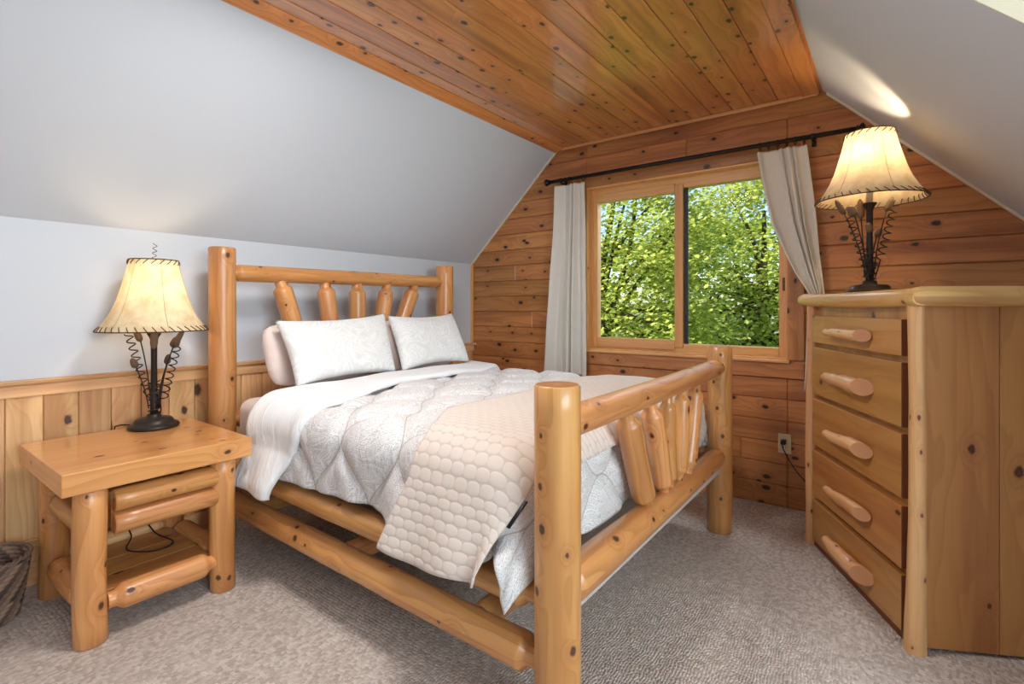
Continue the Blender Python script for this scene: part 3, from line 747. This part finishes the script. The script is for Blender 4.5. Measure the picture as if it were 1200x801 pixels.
for hx, hy, hz, tx, L_, w in ((-.085, .01, .435, -.45, .075, .0115), (-.068, -.035, .305, -.5, .05, .012), (.022, -.03, .42, .05, .10, .0125), (.092, .015, .40, .5, .06, .0155), (.128, -.015, .425, .6, .085, .0105), (.034, .045, .315, .25, .05, .011)):
    d = Vector((tx, 0, 1)).normalized(); c = Vector((hx, hy, hz)); m = MB()
    b0 = c-d*L_/2
    pts = [Vector((.018*math.copysign(1, hx), hy*.3, .09))]
    for i in range(1, 9):
        t = i/8; pts.append(Vector((.018*math.copysign(1, hx)*(1-t)+b0.x*t**1.6*1.0+(b0.x*t-b0.x*t**1.6)*.25, hy*(.3+.7*t), .09+(b0.z-.09)*t)))
    m.tube(pts, .0027, 6); st = m.build('stem', MAT['iron'], lamp)
    m = MB(); m.tube([c+d*(L_*(k/10-.5)) for k in range(11)], lambda t, w=w: 1.25*w*(max(.05, 1-abs(2*t-1)**3.0))**.5*(1.15-.35*t), 12); m.build('cattail', MAT['cattail'], st)
for p0, p1, r in (((-.122, .0, .44), (-.04, .01, .17), .015), ((.105, .01, .385), (.032, .02, .13), .015)):
    m = MB(); pts = coil(p0, p1, r, 8); pts += [Vector((p1[0]*.6, .02, p1[2]-.05)), Vector((0.01*math.copysign(1, p1[0]), .022, p1[2]-.09))]
    m.tube(pts, .0029, 6); m.build('vine_coil', MAT['iron'], lamp)
m = MB(); m.tube(coil((0, 0, .066), (0, 0, .22), .024, 6), .003, 6); m.build('vine_wrap', MAT['iron'], lamp)
m = MB()                                              # the cord loops behind the stand and over its shelf
LM = (Matrix.Translation((-2.785, .902, .6355)) @ Matrix.Rotation(math.radians(36.8), 4, 'Z')).inverted()
m.tube([LM @ p for p in catmull([(-2.84, .86, .645), (-2.915, .80, .643), (-2.938, .79, .60), (-2.935, .79, .35), (-2.865, .79, .222), (-2.80, .79, .214), (-2.74, .80, .172), (-2.62, .75, .162), (-2.52, .82, .161), (-2.55, .90, .161), (-2.70, .88, .168), (-2.83, .87, .212), (-2.93, .88, .15)])], .003, 6)
m.build('cord', MAT['dark'], lamp)
lamp2 = copy_tree(lamp, None, ('finial', 'cord'))
tag(lamp2, 'lit cattail table lamp with parchment shade standing on the tall dresser', 'table lamp'); lamp2.location = (-.084, 2.90, 1.263); lamp2.rotation_euler = (0, 0, math.radians(216.8)); lamp2.scale = (1, 1, .955)
IM = (Matrix.Translation(lamp2.location) @ Matrix.Rotation(math.radians(216.8), 4, 'Z') @ Matrix.Diagonal((1, 1, .955, 1))).inverted()
m = MB(); m.tube([IM @ p for p in catmull([(-.515, 3.352, .405), (-.515, 3.345, .375), (-.48, 3.35, .30), (-.42, 3.36, .215), (-.33, 3.37, .16), (-.10, 3.38, .30), (.0, 3.36, .9), (.02, 3.33, 1.25), (.03, 3.23, 1.29), (0, 3.05, 1.268), (-.06, 2.96, 1.268)])], .003, 6)
cd = m.build('cord', MAT['dark'], lamp2)
m = MB(); m.box((-.528, 3.345, .390), (-.502, 3.385, .416), 2, .004, IM); m.build('plug', MAT['dark'], cd)
for L_ in (lamp, lamp2):
    ld = bpy.data.lights.new('bulb_light', 'POINT'); ld.energy = 2.4 if L_ is lamp else 7.0; ld.color = (1, .76, .47); ld.shadow_soft_size = .03
    lo = bpy.data.objects.new('bulb_light', ld); C.objects.link(lo); lo.parent = L_; lo.location = (0, 0, .66)

# ------------------------------------------------------------------ outlet
ou = thing('wall_outlet', 'ivory wall outlet with a black plug beside the dresser', 'outlet', (-.514, YW-.004, .3845))
m = MB(); m.box((-.035, -.004, -.058), (.035, .004, .058), 2, .003); m.build('cover_plate', MAT['ivory'], ou)
for z in (.02, -.02):
    m = MB(); m.box((-.014, -.007, z-.013), (.014, -.003, z+.013), 2, .004); rc = m.build('receptacle', MAT['ivory'], ou)
    m = MB(); m.box((-.007, -.0078, z-.004), (-.005, -.006, z+.006), 2, 0); m.box((.005, -.0078, z-.004), (.007, -.006, z+.006), 2, 0); m.build('slot', MAT['dark'], rc)

# ------------------------------------------------------------------ dresser (stands at an angle in the corner)
RZ = math.atan2(.468, .884); LD = .83
ds = thing('dresser', 'tall angled pine dresser with branch handles and log edging beside the window', 'dresser', (.062, 2.264, 0), RZ)
m = MB(); m.box((.012, .0, .0), (.03, LD, 1.205), 2, .002, seed=.15)                     # face frame
for a, b, sd in ((.012, .262, .33), (.264, .46, .71)): m.box((a, .0, .012), (b, .02, 1.205), 2, .002, seed=sd)
for a, b, sd in ((.012, .262, .43), (.264, .46, .81)): m.box((a, LD-.02, .0), (b, LD, 1.205), 2, .002, seed=sd)
m.box((.44, .02, 0), (.46, LD-.02, 1.205), 2, 0, seed=.5); m.box((.03, .02, .02), (.44, LD-.02, .04), 1, 0, seed=.5)
m.build('body', MAT['dres'], ds)
m = MB(); m.box((-.004, .033, .0), (.012, LD-.033, .028), 1, .002); m.build('plinth', MAT['dresedge'], ds)
m = MB(); m.box((.005, -.01, 1.205), (.49, LD+.04, 1.262), 1, .004, seed=.61); m.build('top', MAT['edgelog'], ds)
m = MB(); m.log((-.006, -.052, 1.235), (-.012, LD+.10, 1.238), [(0, .029), (.012, .0325), (.5, .033), (.96, .031), (.985, .026), (1, .012)], 32, .10, .006, .24); m.build('edge_log', [MAT['edgelog'], MAT['branch']], ds)
m = MB(); m.log((-.03, -.034, 1.237), (.50, -.03, 1.237), [(0, .02), (.015, .029), (.06, .034), (1, .034)], 32, .06, .003, .67); m.build('edge_log', [MAT['edgelog'], MAT['branch']], ds)
for y, sd in ((-.004, .28), (LD+.004, .69)):
    m = MB(); m.log((0, y, 0), (.004, y, 1.206), [(0, .032), (.05, .031), (.3, .028), (.7, .025), (1, .026)], 24, .14, .008, sd); m.build('corner_post', [MAT['branch'], MAT['logend']], ds)
HP = [(1.085, .0), (.878, -.004), (.622, -.016), (.365, -.02), (.125, -.02)]
for k, (za, zb) in enumerate(((1.024, 1.157), (.767, 1.002), (.513, .745), (.259, .486), (.036, .237))):
    y0, y1 = .047, LD-.04; sd = .1+.17*k
    m = MB(); m.box((-.016, y0, za), (.012, y1, zb), 1, .003, seed=sd, end=1); dw = m.build('drawer', [MAT['dres'], MAT['dresedge']], ds)
    z, tilt = HP[k]; ya, yb = .212, .575
    m = MB(); bz = (.0, .0, .02, .012, .0)[k]
    n = 20; pts = []
    for i in range(n+1):
        t = i/n; pts.append((-.044-.006*math.sin(PI*t), ya+(yb-ya)*t, z-tilt*(t-.5)*-1*0+bz*math.sin(PI*t*1.6)*(.6 if k == 2 else 1)*.6+.004*noise.noise(Vector((t*5, k, 0)))))
    thick = (.026, .034, .030, .027, .034)[k]
    m.tube(pts, lambda t, th=thick, k=k: th*(1.05-.42*t)*(1+.17*noise.noise(Vector((t*7, k*3.1, 1))))*(.8+.2*min(1, t*14)), 20, seed=.3+.1*k)
    o = m.build('handle', [MAT['branch'], MAT['handend']], dw)
    bm = bmesh.new(); bm.from_mesh(o.data)            # the sawn, slanted near end
    r_ = bmesh.ops.bisect_plane(bm, geom=bm.verts[:]+bm.edges[:]+bm.faces[:], plane_co=(-.044, ya+.038, z), plane_no=(-.75, -1, .12), clear_outer=True)
    ed = [e for e in r_['geom_cut'] if isinstance(e, bmesh.types.BMEdge)]
    nf = bmesh.ops.contextual_create(bm, geom=ed)['faces']
    for f in nf: f.material_index = 1; f.smooth = False
    bm.normal_update(); bm.to_mesh(o.data); bm.free()

# ------------------------------------------------------------------ curtain rod, rings, curtains
RY, RZZ = 3.33, 2.170
cr = thing('curtain_rod', 'black iron curtain rod mounted above the window', 'curtain rod', (-1.15, YW, RZZ))
def rb(mb, name):
    o = mb.build(name, MAT['rod']); o.parent = cr; o.matrix_parent_inverse = Matrix.Translation((1.15, -YW, -RZZ)); return o
m = MB(); m.tube([(-2.13, RY, RZZ), (-1.2, RY, RZZ), (-.155, RY, RZZ)], .0135, 16); rb(m, 'rod')
for x, s_ in ((-2.13, -1), (-.155, 1)):
    m = MB(); m.tube([(x+s_*d_, RY, RZZ) for d_ in (0, .004, .008, .010, .016, .024, .032, .038, .042)], lambda t: (.016, .020, .020, .012, .020, .027, .027, .019, .004)[min(8, int(round(t*8)))], 16); rb(m, 'finial')
for x in (-2.03, -.362):
    m = MB(); m.box((x-.012, YW-.006, RZZ-.04), (x+.012, YW, RZZ+.03), 2, .003); m.tube([(x, YW-.004, RZZ-.012), (x, YW-.04, RZZ-.02), (x, RY, RZZ-.016)], .006, 8)
    m.tube([(x-.009, RY, RZZ), (x+.009, RY, RZZ)], .0165, 14); rb(m, 'bracket')
def ring(x, label):
    m = MB(); m.tube([(x+.003*math.sin(a), RY+.021*math.sin(a), RZZ-.007+.021*math.cos(a)) for a in [2*PI*i/20 for i in range(21)]], .003, 6, cap=False)
    o = m.build('curtain_ring', MAT['rod']); tag(o, label, 'curtain ring', 'black rings on the curtain rod')
    m = MB(); m.tube([(x, RY, RZZ-.026), (x, RY-.004, RZZ-.036), (x, RY, RZZ-.046)], .0022, 6); m.build('clip', MAT['rod'], o)
ordn = ['first', 'second', 'third', 'fourth', 'fifth', 'sixth']
for k, x in enumerate((-1.985, -1.95, -1.835)): ring(x, ('black ring beside the rod bracket above the plain hanging curtain', 'black ring carrying the middle of the plain hanging curtain', 'lone black ring above the hanging curtain edge next to the window glass')[k])
for k, x in enumerate((-.635, -.588, -.54, -.492, -.448, -.405)): ring(x, '%s black ring from the window side above the swept-back curtain' % ordn[k])
def curtain(name, left, right, z0, z1, folds, amp, label, ysh=0.0, ph=.4, nx=120, nz=110):
    m = MB(); rows = []
    for i in range(nz+1):
        z = z1+(z0-z1)*i/nz; a = lerp_tab(left, -z); b = lerp_tab(right, -z); r = []
        w = b-a
        for j in range(nx+1):
            u = j/nx
            uu = u+.11*math.sin(2*PI*u*1.3+ph*3)+.035*noise.noise(Vector((u*3, z*1.2, ph*7))); s_ = math.sin(2*PI*folds*uu+ph); s2 = math.sin(2*PI*folds*1.9*uu+1.3+z*.8)
            A = amp*min(1.0, .5+.5*(z1-z))*(1 if w > .2 else .85)
            yy = RY+ysh+A*(s_*.8+.35*s2)
            r.append((a+w*(u+.028*math.cos(2*PI*folds*u+ph)*min(1, 6*u*(1-u)))+.004*noise.noise(Vector((u*3, z*3, 0))), yy+.008*noise.noise(Vector((u*2.2, z*2.1, 5))), z+.004*s_*(1 if i == nz else 0)))
        rows.append(r)
    m.grid(rows, lambda i, j: (0, 0, 0)); o = m.build(name, MAT['curt']); solidify(o, .004, 0); return tag(o, label, 'curtain', 'oatmeal curtains')
T = 2.128
curtain('curtain', [(-T, -2.085), (-1.6, -2.12), (-1.0, -2.17), (-.68, -2.19)], [(-T, -1.822), (-1.0, -1.808), (-.68, -1.805)], .685, T, 3.4, .034, 'oatmeal curtain hanging straight down beside the bed end of the window')
curtain('curtain', [(-T, -.648), (-1.95, -.625), (-1.70, -.575), (-1.40, -.448), (-1.27, -.376), (-1.2, -.372), (-1.0, -.392), (-.72, -.402)], [(-T, -.388), (-1.75, -.348), (-1.295, -.306), (-1.2, -.305), (-.72, -.29)], .725, T, 4.3, .028, 'oatmeal curtain swept back and gathered behind the dresser')

# ------------------------------------------------------------------ wicker basket
bk = thing('waste_basket', 'brown woven wicker waste basket on the carpet beside the nightstand', 'basket', (-2.77, .325, 0))
m = MB(); nrow, sub, nth, ncell = 15, 6, 180, 30; nr = nrow*sub; vs = []; fs = []; gs = []
for k in range(nr+1):
    z = .004+.232*k/nr; rr = .108+.036*(k/nr)**.8; row, f = divmod(k, sub); hb = math.sin(PI*f/sub)
    for i in range(nth):
        th = 2*PI*i/nth; c = (i/nth*ncell+row*.5-f/sub*.45) % 1.0
        b = .0075*hb*(.35+.65*math.sin(PI*c)**.7)
        vs.append(((rr+b)*math.cos(th), (rr+b)*math.sin(th), z))
for k in range(nr):
    for i in range(nth):
        j = (i+1) % nth; fs.append([k*nth+i, k*nth+j, (k+1)*nth+j, (k+1)*nth+i])
        cell = int(i/nth*ncell+(k//sub)*.5-(k % sub)/sub*.45+40); q = ((cell*.619) % 1, (cell*.37+(k//sub)*.713) % 1, ((cell*7+(k//sub)*13) % 19)/19.0); gs.append([q]*4)
m.add(vs, fs, gs); o = m.build('body', MAT['wicker'], bk); solidify(o, .006, -1)
m = MB(); m.lathe([(0, .002), (.108, .002), (.108, .01), (0, .01)], 48); m.build('bottom', MAT['wicker'], bk)
m = MB()
for s_ in (0, PI):
    m.tube([((.144+.004*math.cos(18*a+s_))*math.cos(a), (.144+.004*math.cos(18*a+s_))*math.sin(a), .238+.004*math.sin(18*a+s_)) for a in [2*PI*i/240 for i in range(241)]], .005, 6, cap=False)
m.build('rim', MAT['wicker'], bk)

# ------------------------------------------------------------------ outside
m = MB(); m.box((-40, 3.8, -3.2), (30, 60, -3.0), 0, 0); o = struct(m, 'ground', MAT['lawn'])
def leaf_pts(sz):
    prof = [(0, 0), (.28, .10), (.5, .42), (.34, .45), (.55, .75), (.25, .72), (0, 1.15)]
    return [(x*sz, y*sz) for x, y in prof]+[(-x*sz, y*sz) for x, y in prof[-2:0:-1]]
def tree(label, base, cen, rad, nclump, per, lsz, seed, tint=(.2, 1.0)):
    rnd = random.Random(seed); tr = thing('maple_tree', label, 'tree', base, 0, 'trees outside the window')
    B = Vector(base); Cn = Vector(cen)-B; m = MB()
    m.tube([(0, 0, 0), (Cn.x*.2, Cn.y*.2, Cn.z*.4), (Cn.x*.6, Cn.y*.6, Cn.z*.75), tuple(Cn), tuple(Cn+Vector((0, 0, rad[2]*.6)))], lambda t: .26*(1-t)+.04, 12); m.build('trunk', MAT['bark'], tr)
    clumps = []
    for k in range(nclump):
        while True:
            d = Vector((rnd.gauss(0, 1), rnd.gauss(0, 1), rnd.gauss(0, 1))).normalized()
            if d.y < .55: break
        f = rnd.uniform(.45, 1.0)**.5
        clumps.append(Cn+Vector((d.x*rad[0]*f, d.y*rad[1]*f, d.z*rad[2]*f)))
    nb_ = 0
    for k in range(0, nclump, max(1, nclump//26)):
        c = clumps[k]; a = Vector((Cn.x*.8, Cn.y*.8, Cn.z*rnd.uniform(.55, 1.0))); mid = (a+c)/2+Vector((rnd.uniform(-.3, .3), rnd.uniform(-.3, .3), rnd.uniform(-.1, .4)))
        m = MB(); m.tube(catmull([a, mid, c], 6), lambda t: .075*(1-t)+.012, 8); m.build('branch', MAT['bark'], tr)
    m = MB(); V, F, G = [], [], []
    for c in clumps:
        tone = rnd.uniform(*tint)
        for q in range(per):
            p = c+Vector((rnd.gauss(0, .30), rnd.gauss(0, .30), rnd.gauss(0, .17)))
            nrm = Vector((rnd.gauss(0, .55), rnd.gauss(-.25, .5), 1)).normalized(); a = nrm.orthogonal().normalized(); a.rotate(Matrix.Rotation(rnd.uniform(0, 6.28), 3, nrm)); b = nrm.cross(a)
            s_ = lsz*rnd.uniform(.7, 1.25); pts = leaf_pts(s_); i0 = len(V); z = min(1, max(0, tone+rnd.gauss(0, .15)))
            for x, y in pts: V.append(p+a*x+b*y-nrm*(abs(x)*.25+y*y/s_*.12))
            F.append(list(range(i0, i0+len(pts)))); G.append([(0, 0, z)]*len(pts))
    m.add(V, F, G, 0, False); fo = m.build('foliage', MAT['leaf'], tr); fo['kind'] = 'stuff'
    return tr
tree('bright green maple tree filling the pane beside the plain hanging curtain', (-5.3, 9.7, -3.0), (-4.9, 9.3, 1.5), (2.4, 1.5, 4.0), 780, 52, .075, 3, (.3, 1.0))
tree('maple tree with bare dark boughs filling the pane beside the swept-back curtain', (-2.8, 13.9, -3.0), (-2.5, 13.6, 1.5), (2.9, 1.6, 3.4), 560, 50, .085, 8, (.15, .95))
tree('darker green maple tree seen through gaps behind the two nearer trees', (-6.5, 19.0, -3.0), (-6.0, 18.5, 1.0), (6.5, 2.6, 3.4), 620, 34, .15, 15, (.0, .6))

# ------------------------------------------------------------------ light, world, camera
w = bpy.data.worlds.new('World'); SC.world = w; w.use_nodes = True; nt = w.node_tree; nt.nodes.clear()
sky = nt.nodes.new('ShaderNodeTexSky'); sky.sky_type = 'NISHITA'; sky.sun_disc = False; sky.sun_elevation = math.radians(48); sky.sun_rotation = math.radians(200); sky.air_density = 1.0
bg = nt.nodes.new('ShaderNodeBackground'); bg.inputs[1].default_value = .26
wo = nt.nodes.new('ShaderNodeOutputWorld'); nt.links.new(sky.outputs[0], bg.inputs[0]); nt.links.new(bg.outputs[0], wo.inputs[0])
sl_ = bpy.data.lights.new('sun', 'SUN'); sl_.energy = 6.5; sl_.angle = math.radians(.6); sl_.color = (1, .95, .86)
so = bpy.data.objects.new('sun', sl_); C.objects.link(so); so.rotation_euler = Vector((-.35, -.62, .85)).to_track_quat('Z', 'Y').to_euler()
def area(name, loc, target, sx, sy, en, col):
    l = bpy.data.lights.new(name, 'AREA'); l.shape = 'RECTANGLE'; l.size = sx; l.size_y = sy; l.energy = en; l.color = col
    o = bpy.data.objects.new(name, l); C.objects.link(o); o.location = loc
    o.rotation_euler = (Vector(loc)-Vector(target)).to_track_quat('Z', 'Y').to_euler(); return o
area('dormer_daylight', (XR+.3, .2, 1.7), (-3, .8, .9), 2.0, 1.4, 118.0, (.84, .92, 1.0))
area('window_daylight', ((WX0+WX1)/2, YW+.75, 2.75), (-1.1, 1.2, .5), 1.6, .9, 45.0, (.90, .96, 1.0))
cl = thing('ceiling_fill', 'unseen flat square fill lamp added under the board ceiling', 'fill light', (-1.4, 1.0, ZC-.008))  # added fixture, out of view, to brighten bed and carpet from above
m = MB(); m.box((-.22, -.22, -.03), (.22, .22, 0), 0, .006); m.build('housing', MAT['ivory'], cl)
area('overhead_fill', (-1.4, 1.0, ZC-.045), (-1.4, 1.0, 0), .4, .4, 27.0, (1.0, .97, .93))  # fill light of the added fixture

cam = bpy.data.cameras.new('Camera'); co = bpy.data.objects.new('Camera', cam); C.objects.link(co)
co.location = (0, 0, 1.2); co.rotation_euler = (PI/2, 0, math.radians(36.845))
cam.sensor_fit = 'HORIZONTAL'; cam.sensor_width = 36.0; cam.lens = 594.46/1200*36; cam.shift_y = (359.8-400.5)/1200; cam.clip_start = .02; cam.clip_end = 200
SC.camera = co
vs = SC.view_settings; vs.view_transform = 'Standard'; vs.look = 'None'; vs.gamma = 1.0; vs.exposure = .10; vs.use_curve_mapping = False
